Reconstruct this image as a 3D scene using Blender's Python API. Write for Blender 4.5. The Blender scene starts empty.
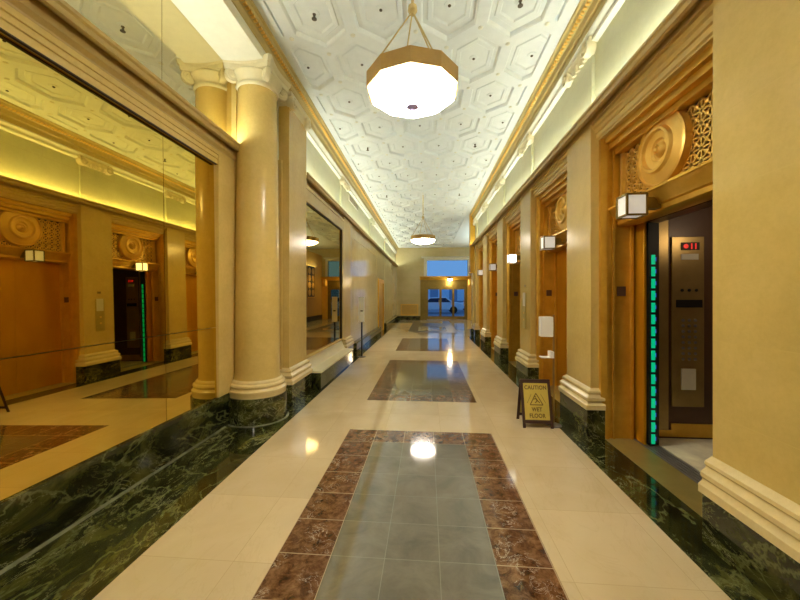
import bpy, bmesh, math, random
from mathutils import Vector, Matrix
random.seed(4)
C = bpy.context.scene.collection
PI = math.pi
# ------------------------------------------------------------------ materials
MATS = {}
def new_mat(name):
    m = bpy.data.materials.new(name); m.use_nodes = True
    nt = m.node_tree; b = nt.nodes['Principled BSDF']
    MATS[name] = m
    return m, nt, b
def coords(nt, scale=(1,1,1), loc=(0,0,0), rot=(0,0,0)):
    tc = nt.nodes.new('ShaderNodeTexCoord'); mp = nt.nodes.new('ShaderNodeMapping')
    mp.inputs['Scale'].default_value = scale; mp.inputs['Location'].default_value = loc; mp.inputs['Rotation'].default_value = rot
    nt.links.new(tc.outputs['Object'], mp.inputs['Vector']); return mp.outputs['Vector']
def noise(nt, vec, scale, detail=4, rough=.6, dist=0):
    n = nt.nodes.new('ShaderNodeTexNoise'); n.inputs['Scale'].default_value = scale; n.inputs['Detail'].default_value = detail
    n.inputs['Roughness'].default_value = rough; n.inputs['Distortion'].default_value = dist
    nt.links.new(vec, n.inputs['Vector']); return n.outputs['Fac']
def ramp(nt, fac, stops):
    r = nt.nodes.new('ShaderNodeValToRGB'); e = r.color_ramp.elements
    while len(e) < len(stops): e.new(.5)
    for i, (p, c) in enumerate(stops):
        e[i].position = p; e[i].color = (*c, 1)
    nt.links.new(fac, r.inputs['Fac']); return r.outputs['Color']
def mixc(nt, fac, a, b, mode='MIX'):
    m = nt.nodes.new('ShaderNodeMix'); m.data_type = 'RGBA'; m.blend_type = mode
    for sock, v in ((m.inputs[0], fac), (m.inputs[6], a), (m.inputs[7], b)):
        if hasattr(v, 'is_linked'): nt.links.new(v, sock)
        elif isinstance(v, (int, float)): sock.default_value = v
        else: sock.default_value = (*v, 1)
    return m.outputs[2]
def plain(name, col, rough=.5, metal=0, var=.06, emit=None, es=0, spec=.5, scale=8):
    m, nt, b = new_mat(name)
    if var:
        f = noise(nt, coords(nt), scale)
        c = ramp(nt, f, [(.3, tuple(x*(1-var) for x in col)), (.7, tuple(min(1, x*(1+var)) for x in col))])
        nt.links.new(c, b.inputs['Base Color'])
    else: b.inputs['Base Color'].default_value = (*col, 1)
    b.inputs['Roughness'].default_value = rough; b.inputs['Metallic'].default_value = metal
    b.inputs['Specular IOR Level'].default_value = spec
    if emit: b.inputs['Emission Color'].default_value = (*emit, 1); b.inputs['Emission Strength'].default_value = es
    return m
def joints(nt, col, jcol, w, h, axes, mort=.004, off=0.5, loc=(0,0,0), bias=.0, var=.04):
    """block joints over a colour socket; axes picks which two object axes carry the pattern"""
    tc = nt.nodes.new('ShaderNodeTexCoord'); sx = nt.nodes.new('ShaderNodeSeparateXYZ'); cb = nt.nodes.new('ShaderNodeCombineXYZ')
    ad = nt.nodes.new('ShaderNodeVectorMath'); ad.inputs[1].default_value = loc
    nt.links.new(tc.outputs['Object'], ad.inputs[0]); nt.links.new(ad.outputs[0], sx.inputs[0])
    nt.links.new(sx.outputs[axes[0]], cb.inputs[0]); nt.links.new(sx.outputs[axes[1]], cb.inputs[1])
    br = nt.nodes.new('ShaderNodeTexBrick'); br.offset = off; br.inputs['Scale'].default_value = 1
    br.inputs['Brick Width'].default_value = w; br.inputs['Row Height'].default_value = h
    br.inputs['Mortar Size'].default_value = mort; br.inputs['Mortar Smooth'].default_value = .1; br.inputs['Bias'].default_value = bias
    br.inputs['Color1'].default_value = (1,1,1,1); br.inputs['Color2'].default_value = (1-var,1-var,1-var,1)
    br.inputs['Mortar'].default_value = (1,1,1,1)
    nt.links.new(cb.outputs[0], br.inputs['Vector'])
    c = mixc(nt, 1.0, col, br.outputs['Color'], 'MULTIPLY')
    return mixc(nt, br.outputs['Fac'], c, jcol)
def stone(name, c0, c1, rough, w=None, h=None, axes=(1,2), jc=None, scale=3):
    m, nt, b = new_mat(name)
    v = coords(nt)
    f = noise(nt, v, scale, 6, .6, .4)
    c = ramp(nt, f, [(.3, c0), (.7, c1)])
    f2 = noise(nt, coords(nt, (2.5, 2.5, 2.5)), 9, 8, .75)
    c = mixc(nt, .22, c, ramp(nt, f2, [(.38, tuple(x*.84 for x in c0)), (.6, c1)]))
    f3 = noise(nt, coords(nt, (.4, .4, .9)), 1.5, 2)
    c = mixc(nt, 1, c, ramp(nt, f3, [(.35, (.92,.91,.86)), (.65, (1,1,1))]), 'MULTIPLY')
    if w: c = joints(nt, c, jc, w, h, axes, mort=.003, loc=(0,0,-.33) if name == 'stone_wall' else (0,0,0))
    nt.links.new(c, b.inputs['Base Color']); b.inputs['Roughness'].default_value = rough
    return m
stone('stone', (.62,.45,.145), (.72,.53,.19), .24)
stone('stone_wall', (.64,.47,.145), (.73,.55,.19), .15, 2.3, .45, (1,2), (.65,.485,.155))  # joint rows stand in for light and shade edges across the pier
stone('stone_polished', (.62,.50,.26), (.72,.60,.34), .07, 1.2, 1.15, (1,2), (.5,.38,.18))
stone('stone_upper', (.60,.60,.40), (.67,.67,.46), .3, 1.35, 4, (1,2), (.55,.5,.33))  # paler, greener than the lower stone: cool cove light put into the colour
stone('stone_end', (.62,.52,.27), (.70,.59,.33), .2, 1.6, .9, (0,2), (.5,.4,.2))
stone('stone_pale', (.72,.66,.46), (.80,.73,.52), .35)
stone('stone_base', (.70,.56,.27), (.80,.65,.34), .25)
stone('cornice_gold', (.52,.40,.15), (.60,.47,.19), .4)
stone('lamp_gold', (.50,.31,.09), (.58,.37,.12), .35)
stone('stone_shade', (.46,.32,.10), (.54,.38,.13), .4)  # darker copy of stone for the ledges, shade put into its colour
plain('plaster', (.80,.85,.86), .6, var=.03)
plain('plaster_trim', (.80,.80,.70), .5, var=.04)
plain('bronze_dot', (.10,.08,.06), .5, .4, 0)
# bronze
def metal(name, c0, c1, rough, streak=(2, 2, 2)):
    m, nt, b = new_mat(name)
    f = noise(nt, coords(nt, streak), 3, 4)
    nt.links.new(ramp(nt, f, [(.3, c0), (.7, c1)]), b.inputs['Base Color'])
    b.inputs['Metallic'].default_value = .6
    f2 = noise(nt, coords(nt, (8, 8, 30)), 3, 3)
    r = nt.nodes.new('ShaderNodeMapRange'); r.inputs[3].default_value = rough*.8; r.inputs[4].default_value = rough*1.25
    nt.links.new(f2, r.inputs[0]); nt.links.new(r.outputs[0], b.inputs['Roughness'])
metal('bronze', (.60,.33,.035), (.74,.44,.06), .30)
metal('bronze_bright', (.80,.50,.10), (.88,.58,.15), .36)
metal('copper_door', (.60,.29,.012), (.70,.36,.018), .30, (1,1,.4))
metal('bronze_sill', (.42,.34,.10), (.5,.4,.13), .4)
metal('bronze_dark', (.20,.14,.03), (.26,.18,.04), .35)
metal('steel', (.36,.25,.09), (.44,.31,.12), .3)
metal('grey_metal', (.25,.24,.22), (.33,.32,.3), .35)
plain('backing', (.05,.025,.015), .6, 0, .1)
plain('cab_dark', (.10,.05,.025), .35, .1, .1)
plain('black', (.012,.010,.008), .4, 0, 0)
plain('led_green', (0,.3,.15), .4, 0, 0, (0.0,.62,.27), .62)
plain('led_blue', (0,.1,.4), .4, 0, 0, (.05,.12,.8), .45)
plain('red_display', (.3,0,0), .4, 0, 0, (1,.03,.02), .7)
plain('white_paper', (.72,.68,.60), .6, 0, .03)
plain('white_plastic', (.88,.87,.84), .35, 0, .02)
plain('dark_wood', (.055,.022,.014), .4, 0, .2)
plain('sign_yellow', (.62,.47,.09), .5, 0, .08)
plain('sign_ink', (.16,.10,.02), .6, 0, 0)
plain('lamp_glass', (.9,.88,.95), .4, 0, 0, (1.0,.90,.76), 38)
plain('cove_glow', (1,1,1), .4, 0, 0, (.88,1.0,.96), 90)
plain('lantern_glass', (.80,.80,.76), .3, 0, .03, (1,.97,.9), .28)
plain('lantern_lit', (.9,.9,.86), .3, 0, 0, (1,.96,.86), 3.0)
plain('frame_black', (.03,.016,.006), .4, 0, 0)
plain('cab_floor', (.88,.80,.60), .25, 0, .2, scale=4)
plain('vein_grey', (.15,.15,.09), .15, 0, .6, scale=5)
plain('dark_stone', (.07,.055,.025), .35, 0, .2)
plain('asphalt', (.16,.2,.27), .8, 0, .1)
plain('facade', (.22,.33,.48), .6, 0, .1)
plain('facade_window', (.55,.75,.95), .3, 0, .1)
plain('car_paint', (.75,.82,.92), .2, 0, .02)
plain('car_glass', (.02,.04,.09), .08, 0, 0)
plain('violet_cap', (.34,.28,.55), .4, .2, 0)
# mirrors
def mirror(name, col, rough=.012):
    m, nt, b = new_mat(name)
    b.inputs['Base Color'].default_value = (*col, 1); b.inputs['Metallic'].default_value = 1; b.inputs['Roughness'].default_value = rough
    b.inputs['Specular Tint'].default_value = (*col, 1)
mirror('mirror_gold', (.71,.52,.125)); mirror('mirror_clear', (.72,.64,.40)); mirror('mirror_far', (.60,.50,.30))
m, nt, b = new_mat('glass'); b.inputs['Base Color'].default_value = (.75,.88,1,1); b.inputs['Transmission Weight'].default_value = 1
b.inputs['Roughness'].default_value = 0; b.inputs['IOR'].default_value = 1.1
# green marble
def green(name, rot, joint=False):
    m, nt, b = new_mat(name)
    v = coords(nt, (1.2, .62, 1.2), rot=rot)
    w1 = noise(nt, v, 1.15, 7, .55, 1.3)
    base = ramp(nt, noise(nt, v, 3.2, 8, .68, .8), [(.40, (.006,.008,.003)), (.52, (.032,.035,.008)), (.70, (.12,.115,.028))])
    vein = ramp(nt, w1, [(.480, (0,0,0)), (.493, (1,1,1)), (.506, (0,0,0))])
    w2 = noise(nt, v, 3.4, 9, .66, 2.0)
    vein2 = ramp(nt, w2, [(.485, (0,0,0)), (.495, (1,1,1)), (.505, (0,0,0))])
    mask = ramp(nt, noise(nt, v, 1.6, 2), [(.42, (0,0,0)), (.62, (1,1,1))])
    vf = mixc(nt, 1, vein2, mask, 'MULTIPLY')
    c = mixc(nt, vein, base, (.13,.14,.05)); c = mixc(nt, vf, c, (.40,.39,.19))
    nt.links.new(c, b.inputs['Base Color']); b.inputs['Roughness'].default_value = .06
green('green_marble', (0, 0, .35)); green('green_plinth', (.5, 0, .1)) 
# cream floor tiles
m, nt, b = new_mat('cream_floor')
v = coords(nt)
c = ramp(nt, noise(nt, v, 2.0, 5, .55, .5), [(.3, (.60,.475,.285)), (.7, (.69,.56,.36))])
vn = ramp(nt, noise(nt, coords(nt, (1, .5, 1), rot=(0,0,.6)), 2.6, 5, .6, 1.2), [(.485, (0,0,0)), (.5, (1,1,1)), (.515, (0,0,0))])
c = mixc(nt, mixc(nt, .18, (0,0,0), vn), c, (.50,.38,.2))
c = joints(nt, c, (.50,.385,.225), .62, .624, (0,1), mort=.0018, off=0, loc=(1.09+.0,.0,0), var=.10)
nt.links.new(c, b.inputs['Base Color']); b.inputs['Roughness'].default_value = .075
# brown marble border tiles, grey green slate tiles (.312 m)
T = .312
m, nt, b = new_mat('brown_marble')
v = coords(nt)
c = ramp(nt, noise(nt, v, 14, 8, .75, .5), [(.36, (.030,.009,.004)), (.46, (.11,.045,.018)), (.60, (.22,.11,.05)), (.76, (.34,.20,.11))])
vn = ramp(nt, noise(nt, v, 9, 6, .6, 1.8), [(.480, (0,0,0)), (.497, (1,1,1)), (.506, (0,0,0))])
mk = ramp(nt, noise(nt, v, 4, 2), [(.50, (0,0,0)), (.58, (1,1,1))])
c = mixc(nt, mixc(nt, 1, vn, mk, 'MULTIPLY'), c, (.6,.5,.4))
c = joints(nt, c, (.40,.30,.19), T, T, (0,1), mort=.0035, off=0)
nt.links.new(c, b.inputs['Base Color']); b.inputs['Roughness'].default_value = .10
m, nt, b = new_mat('grey_slate')
c = ramp(nt, noise(nt, coords(nt), 4, 6, .65, .6), [(.3, (.10,.085,.055)), (.7, (.20,.168,.115))])
c = joints(nt, c, (.22,.21,.15), T, T, (0,1), mort=.0018, off=0, var=.18)
nt.links.new(c, b.inputs['Base Color']); b.inputs['Roughness'].default_value = .07
b.inputs['IOR'].default_value = 1.7
# ------------------------------------------------------------------ mesh helpers
def box(bm, x0, x1, y0, y1, z0, z1, mi=0):
    x0, x1 = sorted((x0, x1)); y0, y1 = sorted((y0, y1)); z0, z1 = sorted((z0, z1))
    v = [bm.verts.new(p) for p in ((x0,y0,z0),(x1,y0,z0),(x1,y1,z0),(x0,y1,z0),(x0,y0,z1),(x1,y0,z1),(x1,y1,z1),(x0,y1,z1))]
    for f in ((0,3,2,1),(4,5,6,7),(0,1,5,4),(1,2,6,5),(2,3,7,6),(3,0,4,7)):
        bm.faces.new([v[i] for i in f]).material_index = mi
def prism_y(bm, prof, y0, y1, mi=0):
    a = [bm.verts.new((x, y0, z)) for x, z in prof]; b = [bm.verts.new((x, y1, z)) for x, z in prof]
    n = len(prof)
    for i in range(n): bm.faces.new((a[i], a[(i+1)%n], b[(i+1)%n], b[i])).material_index = mi
    bm.faces.new(a[::-1]); bm.faces.new(b)
def prism_x(bm, prof, x0, x1):
    a = [bm.verts.new((x0, y, z)) for y, z in prof]; b = [bm.verts.new((x1, y, z)) for y, z in prof]
    n = len(prof)
    for i in range(n): bm.faces.new((a[i], a[(i+1)%n], b[(i+1)%n], b[i]))
    bm.faces.new(a[::-1]); bm.faces.new(b)
def loft(bm, loops, cap=True, mi=0, close=True):
    L = [[bm.verts.new(p) for p in lp] for lp in loops]
    n = len(loops[0])
    for a, b in zip(L, L[1:]):
        for i in range(n): bm.faces.new((a[i], a[(i+1)%n], b[(i+1)%n], b[i])).material_index = mi
    if cap:
        bm.faces.new(L[0][::-1]).material_index = mi; bm.faces.new(L[-1]).material_index = mi
def loft_rect(bm, x0, x1, y0, y1, prof, grow=(1,1,1,1)):
    loft(bm, [[(x0-e*grow[0], y0-e*grow[2], z), (x1+e*grow[1], y0-e*grow[2], z), (x1+e*grow[1], y1+e*grow[3], z), (x0-e*grow[0], y1+e*grow[3], z)] for e, z in prof])
def lathe(bm, c, axis, prof, n=32, mi=0):
    c = Vector(c); ax = Vector(axis).normalized()
    u = ax.cross(Vector((0,0,1)) if abs(ax.z) < .9 else Vector((0,1,0))).normalized(); w = ax.cross(u)
    loft(bm, [[c + ax*t + (u*math.cos(2*PI*i/n) + w*math.sin(2*PI*i/n))*max(r, 1e-4) for i in range(n)] for r, t in prof], mi=mi)
def tube(bm, p0, p1, r, n=10, r1=None):
    p0 = Vector(p0); d = Vector(p1)-p0
    lathe(bm, p0, d, [(r, 0), (r if r1 is None else r1, d.length)], n)
def smooth(bm, ang=35):
    a = math.radians(ang)
    for f in bm.faces: f.smooth = True
    for e in bm.edges:
        if len(e.link_faces) == 2 and e.calc_face_angle(0) > a: e.smooth = False
        elif len(e.link_faces) != 2: e.smooth = False
ORG = {}
def obj(name, bm, mats, parent=None, origin=None, sm=True, bevel=0):
    bmesh.ops.recalc_face_normals(bm, faces=bm.faces)
    if sm: smooth(bm)
    if parent is not None: off = ORG[parent.name]; own = off
    else:
        if origin is None:
            xs = [v.co.x for v in bm.verts]; ys = [v.co.y for v in bm.verts]; zs = [v.co.z for v in bm.verts]
            origin = ((min(xs)+max(xs))/2, (min(ys)+max(ys))/2, min(zs))
        off = own = Vector(origin)
    bmesh.ops.translate(bm, verts=bm.verts, vec=-Vector(off))
    me = bpy.data.meshes.new(name); bm.to_mesh(me); bm.free()
    o = bpy.data.objects.new(name, me); C.objects.link(o)
    for mm in (mats if isinstance(mats, (list, tuple)) else [mats]): me.materials.append(MATS[mm])
    if parent is not None: o.parent = parent
    else: o.location = off
    ORG[o.name] = Vector(own)
    if bevel:
        md = o.modifiers.new('bevel', 'BEVEL'); md.width = bevel; md.segments = 2; md.limit_method = 'ANGLE'
    return o
def thing(name, label, cat, loc, group=None):
    o = bpy.data.objects.new(name, None); C.objects.link(o); o.location = loc; o.empty_display_size = .1
    ORG[o.name] = Vector(loc); o['label'] = label; o['category'] = cat
    if group: o['group'] = group
    return o
def tag(o, label, cat, group=None):
    o['label'] = label; o['category'] = cat
    if group: o['group'] = group
    return o
def struct(name, bm, mats, parent=None, origin=(0,0,0), **k):
    o = obj(name, bm, mats, parent, origin, **k)
    if parent is None: o['kind'] = 'structure'
    return o
def B(): return bmesh.new()
def copy_tree(o, parent=None, loc=None):
    c = o.copy(); C.objects.link(c); c.parent = parent
    ORG[c.name] = Vector(loc) if loc else ORG[o.name]
    if loc: c.location = loc
    for ch in list(o.children): copy_tree(ch, c)
    return c
# ------------------------------------------------------------------ dimensions (m); camera stands at x=0, y=0
YB, YE, YR = -7.0, 22.0, 12.98         # back, street end, end of the right wall
FL, FR = -1.65, 1.50                   # edges of the cream paving
PH = .31                               # height of green plinths
ZL, ZC = 3.43, 4.57                    # light ledge, ceiling
RU, LU = 1.80, -2.02                   # upper wall faces
XM = -2.48                             # recessed mirror
PIL = [(3.83+2.15*k, 4.46+2.15*k) for k in range(5)]         # right pilaster shafts
BAY = [(2.25, 3.83)] + [(PIL[k][1], PIL[k+1][0]) for k in range(4)]
# ------------------------------------------------------------------ floor
inl = [(-.865, .70, Y1-n*T, Y1, n) for Y1, n in ((3.83, 10), (8.04, 10), (12.22, 9))]
bm = B()
ys = [YB]
for x0, x1, y0, y1, n in inl: ys += [y0, y1]
ys += [14.2, 21.0, YE]
def quad(bm, x0, x1, y0, y1, z=0): bm.faces.new([bm.verts.new(p) for p in ((x0,y0,z),(x1,y0,z),(x1,y1,z),(x0,y1,z))])
MATX = (-.80, 1.30)
for i in range(len(ys)-1):
    a, b_ = ys[i], ys[i+1]
    if i % 2 == 0: quad(bm, FL, FR if b_ < YR else 6.0, a, b_) if i != 6 else (quad(bm, FL, FR, a, YR), quad(bm, FL, 6, YR, b_))
    else:
        hx = (inl[0][0], inl[0][1]) if i < 7 else MATX
        quad(bm, FL, hx[0], a, b_); quad(bm, hx[1], FR if i < 7 else 6, a, b_)
# give the paving a thickness below
for f in list(bm.faces):
    pass
floor = struct('floor', bm, 'cream_floor', sm=False)
for x0, x1, y0, y1, n in inl:
    t = T
    w = (x1-x0)/5; 
    o = B(); quad(o, x0, x0+w, y0, y1); quad(o, x1-w, x1, y0, y1); quad(o, x0+w, x1-w, y1-w, y1); quad(o, x0+w, x1-w, y0, y0+w)
    ob = obj('border_tiles', o, 'brown_marble', floor, sm=False)
    # put object origin on the inlay's corner so the tile joints start there
    for v_ in ob.data.vertices: v_.co -= Vector((x0, y0, 0))
    ob.location = (x0, y0, 0)
    o = B(); quad(o, x0+w, x1-w, y0+w, y1-w)
    ob = obj('slate_tiles', o, 'grey_slate', floor, sm=False)
    for v_ in ob.data.vertices: v_.co -= Vector((x0, y0, 0))
    ob.location = (x0, y0, 0)
# entrance field: dark frame, pale centre panels
o = B(); x0, x1 = MATX
quad(o, x0, -.38, 14.2, 21.0); quad(o, .87, x1, 14.2, 21.0); quad(o, -.38, .87, 14.2, 14.9); quad(o, -.38, .87, 17.0, 19.2); quad(o, -.38, .87, 20.6, 21.0)
obj('dark_border', o, 'dark_stone', floor, sm=False)
o = B(); quad(o, -.38, .87, 14.9, 17.0); quad(o, -.38, .87, 19.2, 20.6); obj('pale_panel', o, 'cream_floor', floor, sm=False)
# green bands along both sides
o = B(); quad(o, FR, 1.86, YB, YR); quad(o, -2.44, FL, YB, 4.62); quad(o, -2.1, FL, 4.62, YE)
obj('green_band', o, 'green_marble', floor, sm=False)
# ------------------------------------------------------------------ ceiling with hexagonal coffers
CX0, CX1 = -1.70, 1.46
bm = B()
Rv, Wd = .5733, .37
def hexa(cx, cy, s, z): return [(cx+s*Wd*px, cy+s*Rv*py, z) for px, py in ((0,1),(1,.5),(1,-.5),(0,-1),(-1,-.5),(-1,.5))]
prof = [(1.0, 0), (.83, 0), (.80, .012), (.77, .045), (.64, .045), (.61, .034), (.50, .034), (.46, .048), (.0, .048)]
rows = int((YE+7)/.86)+2
for k in range(-11, 23):
    cy = 3.72 + .86*k
    if cy < YB-1 or cy > YE+1: continue
    for j in range(-4, 5):
        cx = -1.24 + .74*3 - .37*(k % 2) + .74*j - .37*0 - .74
        L = [[bm.verts.new(p) for p in hexa(cx, cy, max(s, .001), ZC+z)] for s, z in prof]
        for a, b_ in zip(L, L[1:]):
            for i in range(6): bm.faces.new((a[i], a[(i+1)%6], b_[(i+1)%6], b_[i]))
bmesh.ops.remove_doubles(bm, verts=bm.verts, dist=.0008)
def clip(bm, co, no): 
    g = bm.verts[:]+bm.edges[:]+bm.faces[:]
    bmesh.ops.bisect_plane(bm, geom=g, plane_co=co, plane_no=no, clear_outer=True)
clip(bm, (CX0,0,0), (-1,0,0)); clip(bm, (CX1,0,0), (1,0,0)); clip(bm, (0,YB,0), (0,-1,0)); clip(bm, (0,YE-.25,0), (0,1,0))
# bosses in the coffers, rosettes where the ribs meet, flat margins
def boss(cx, cy, z, r, h, mi, n=10): lathe(bm, (cx, cy, z), (0,0,-1), [(r, 0), (r*.9, h*.6), (r*.4, h), (0, h)], n, mi)
for k in range(-11, 23):
    cy = 3.72 + .86*k
    for j in range(-4, 5):
        cx = .24 - .37*(k % 2) + .74*j
        if CX0+.05 < cx < CX1-.05 and YB < cy < YE-.3:
            boss(cx, cy, ZC+.049, .06, .012, 0, 12); boss(cx, cy, ZC+.037, .018, .015, 1, 8)
        for sx in (0,):
            vx, vy = cx, cy+Rv
            if CX0+.05 < vx < CX1-.05 and YB < vy < YE-.3: boss(vx, vy, ZC+.001, .03, .014, 2, 8)
            vx, vy = cx+Wd, cy+Rv/2
            if CX0+.05 < vx < CX1-.05 and YB < vy < YE-.3: boss(vx, vy, ZC+.001, .03, .014, 2, 8)
box(bm, -2.6, CX0, YB, YE, ZC, ZC+.14); box(bm, CX1, 2.3, YB, YR, ZC, ZC+.14); box(bm, CX1, 6, YR, YE, ZC, ZC+.14)
box(bm, CX0, CX1, YE-.25, YE, ZC, ZC+.14)
ceiling = struct('ceiling', bm, ['plaster', 'bronze_dot', 'plaster_trim'], sm=False)
# beaded edge strips lie in the cornices below
# ------------------------------------------------------------------ right wall
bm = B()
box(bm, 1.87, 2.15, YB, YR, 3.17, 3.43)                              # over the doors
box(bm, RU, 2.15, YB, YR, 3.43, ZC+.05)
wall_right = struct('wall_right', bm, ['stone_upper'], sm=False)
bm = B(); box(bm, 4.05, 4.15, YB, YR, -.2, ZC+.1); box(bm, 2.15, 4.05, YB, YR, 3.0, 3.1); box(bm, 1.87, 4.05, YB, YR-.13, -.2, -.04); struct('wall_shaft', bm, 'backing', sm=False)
# near pier facing
bm = B(); box(bm, 2.30, 6.0, YR-.12, YR, 0, ZC); struct('wall_return', bm, 'stone_end', sm=False)
def ledge(bm, s, xw, y0, y1):    # xw upper wall face, s=+1 right side
    f = lambda pts: [(xw - s*e, z) for e, z in pts]
    prism_y(bm, f([(0,3.39),(.13,3.39),(.13,ZL),(.155,ZL),(.160,3.40),(.148,3.385),(.148,3.345),(.128,3.335),(.128,3.375),(.062,3.375),(.062,3.32),(0,3.32)]), y0, y1)
def under(bm, s, xw, y0, y1, xf):
    f = lambda pts: [(xw - s*e, z) for e, z in pts]
    prism_y(bm, f([(.03,3.32),(.03,3.275),(.015,3.265),(.015,3.25),(xf,3.25),(xf,3.32)]), y0, y1)
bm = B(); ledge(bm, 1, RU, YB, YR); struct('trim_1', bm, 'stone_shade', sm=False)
# fascia and architrave over each bay
bm = B()
prism_y(bm, [(1.765,3.32),(1.765,3.275),(1.785,3.265),(1.785,3.225),(1.80,3.22),(1.80,3.175),(1.815,3.165),(1.815,3.15),(1.86,3.15),(1.86,3.32)], BAY[0][0], YR-.02)
struct('trim_2', bm, 'stone', sm=False)
def cornice(bm, s, xw, y0, y1):
    f = lambda pts: [(xw - s*e, z) for e, z in pts]
    prism_y(bm, f([(0,ZC),(.215,ZC),(.215,4.545),(.19,4.535),(.185,4.50),(.13,4.47),(.12,4.40),(.09,4.385),(.085,4.31),(0,4.31)]), y0, y1)
def beads(bm, s, xw, y0, y1):
    n = int((y1-y0)/.055)
    for i in range(n):
        y = y0+.02+i*.055
        box(bm, xw-s*.14, xw-s*.183, y, y+.032, 4.478, 4.512)
def astragal(bm, s, xw, y0, y1):
    f = lambda pts: [(xw - s*e, z) for e, z in pts]
    prism_y(bm, f([(0,4.31),(.095,4.31),(.10,4.29),(.085,4.27),(.05,4.255),(.045,4.235),(.06,4.225),(.055,4.205),(.02,4.19),(0,4.19)]), y0, y1)
bm = B(); cornice(bm, 1, RU, YB, YR); c_ = struct('trim_3', bm, 'cornice_gold')
bm = B(); beads(bm, 1, RU, 0, YR); struct('bead_course', bm, 'bronze_bright', c_, sm=False)
bm = B(); astragal(bm, 1, RU, YB, YR); struct('picture_moulding', bm, 'plaster_trim', c_)
# pilasters
BASE = [(.075,.305),(.075,.352),(.055,.372),(.05,.385),(.062,.40),(.062,.425),(.035,.45),(.03,.462),(.04,.472),(.038,.492),(.006,.512),(0,.52)]
def volute(bm, c, axis, r, d):
    lathe(bm, c, axis, [(0,0),(r*.95,0),(r,d*.2),(r,d*.8),(r*.9,d),(r*.72,d*1.0),(r*.68,d*.82),(r*.45,d*.82),(r*.38,d*1.1),(.0,d*1.15)], 20)
def pilaster(name, s, xf, xb, y0, y1, label, top=3.33, xu=None, pl=.09, front_only=False):
    """xf front face, xb wall plane behind, s=+1 on the right wall; upper shaft up to the cornice"""
    t = thing(name, label, 'pilaster', ((xf+xb)/2, (y0+y1)/2, 0), 'stone pilasters along the corridor')
    g = (1,0,1,1) if s > 0 else (0,1,1,1)
    x0, x1 = min(xf, xb), max(xf, xb)
    bm = B(); loft_rect(bm, x0, x1, y0, y1, [(.06,0),(.06,.305)], g); obj('plinth', bm, 'green_plinth', t, sm=False)
    bm = B(); loft_rect(bm, x0, x1, y0, y1, BASE, g); obj('base', bm, 'stone_base', t)
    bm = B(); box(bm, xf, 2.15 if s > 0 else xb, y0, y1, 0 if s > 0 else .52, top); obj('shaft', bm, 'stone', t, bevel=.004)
    if xu is not None:
        up0, up1 = y0+.03, y1-.03
        u = xu - s*.035
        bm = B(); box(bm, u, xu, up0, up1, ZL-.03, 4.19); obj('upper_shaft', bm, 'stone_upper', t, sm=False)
        bm = B()
        for yy in (up0+.02, up1-.02):
            volute(bm, (xu-s*.01, yy, 4.17), (-s,0,0), .085, .10)
        loft_rect(bm, min(u, xu)-.0, max(u, xu), up0, up1, [(.0,4.11),(.03,4.16),(.03,4.19),(.055,4.22),(.055,4.26)], g)
        for kk in range(5): tube(bm, (u-s*.02, up0+.1+kk*(up1-up0-.2)/4, 4.10), (u-s*.035, up0+.1+kk*(up1-up0-.2)/4, 4.17), .028, 8, .02)
        obj('capital', bm, 'stone_pale', t)
    return t
where = ['between the open elevator and the first closed elevator', 'carrying the call panel, second from the camera',
         'third from the camera, beyond the second open elevator', 'fourth from the camera on the elevator side', 'last one, at the far corner of the elevator wall']
for k, (a, b_) in enumerate(PIL):
    pilaster('pilaster', 1, 1.74, 1.86, a, min(b_, YR-.1), 'yellow stone elevator side pilaster ' + where[k], xu=RU)
# the near pier base
t = thing('pier', 'wide yellow stone pier beside the near open elevator at right edge', 'pier', (1.8, .5, 0))
bm = B(); loft_rect(bm, 1.74, 1.86, YB, 2.25, [(.06,0),(.06,.305)], (1,0,0,0)); obj('plinth', bm, 'green_plinth', t, sm=False)
bm = B(); loft_rect(bm, 1.735, 1.86, YB, 2.255, BASE, (1,0,0,.0)); obj('base', bm, 'stone_base', t)
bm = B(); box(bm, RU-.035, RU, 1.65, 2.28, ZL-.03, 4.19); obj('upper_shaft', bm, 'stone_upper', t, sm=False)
bm = B()
for yy in (1.7, 2.24): volute(bm, (RU-.01, yy, 4.17), (-1,0,0), .085, .10)
loft_rect(bm, RU-.035, RU, 1.65, 2.28, [(0,4.11),(.03,4.16),(.03,4.19),(.055,4.22),(.055,4.26)], (1,0,1,1)); obj('capital', bm, 'stone_pale', t)
bm = B(); box(bm, 1.74, 2.15, YB, 2.25, 0, 3.33); obj('shaft', bm, 'stone_wall', t, sm=False)
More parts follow.
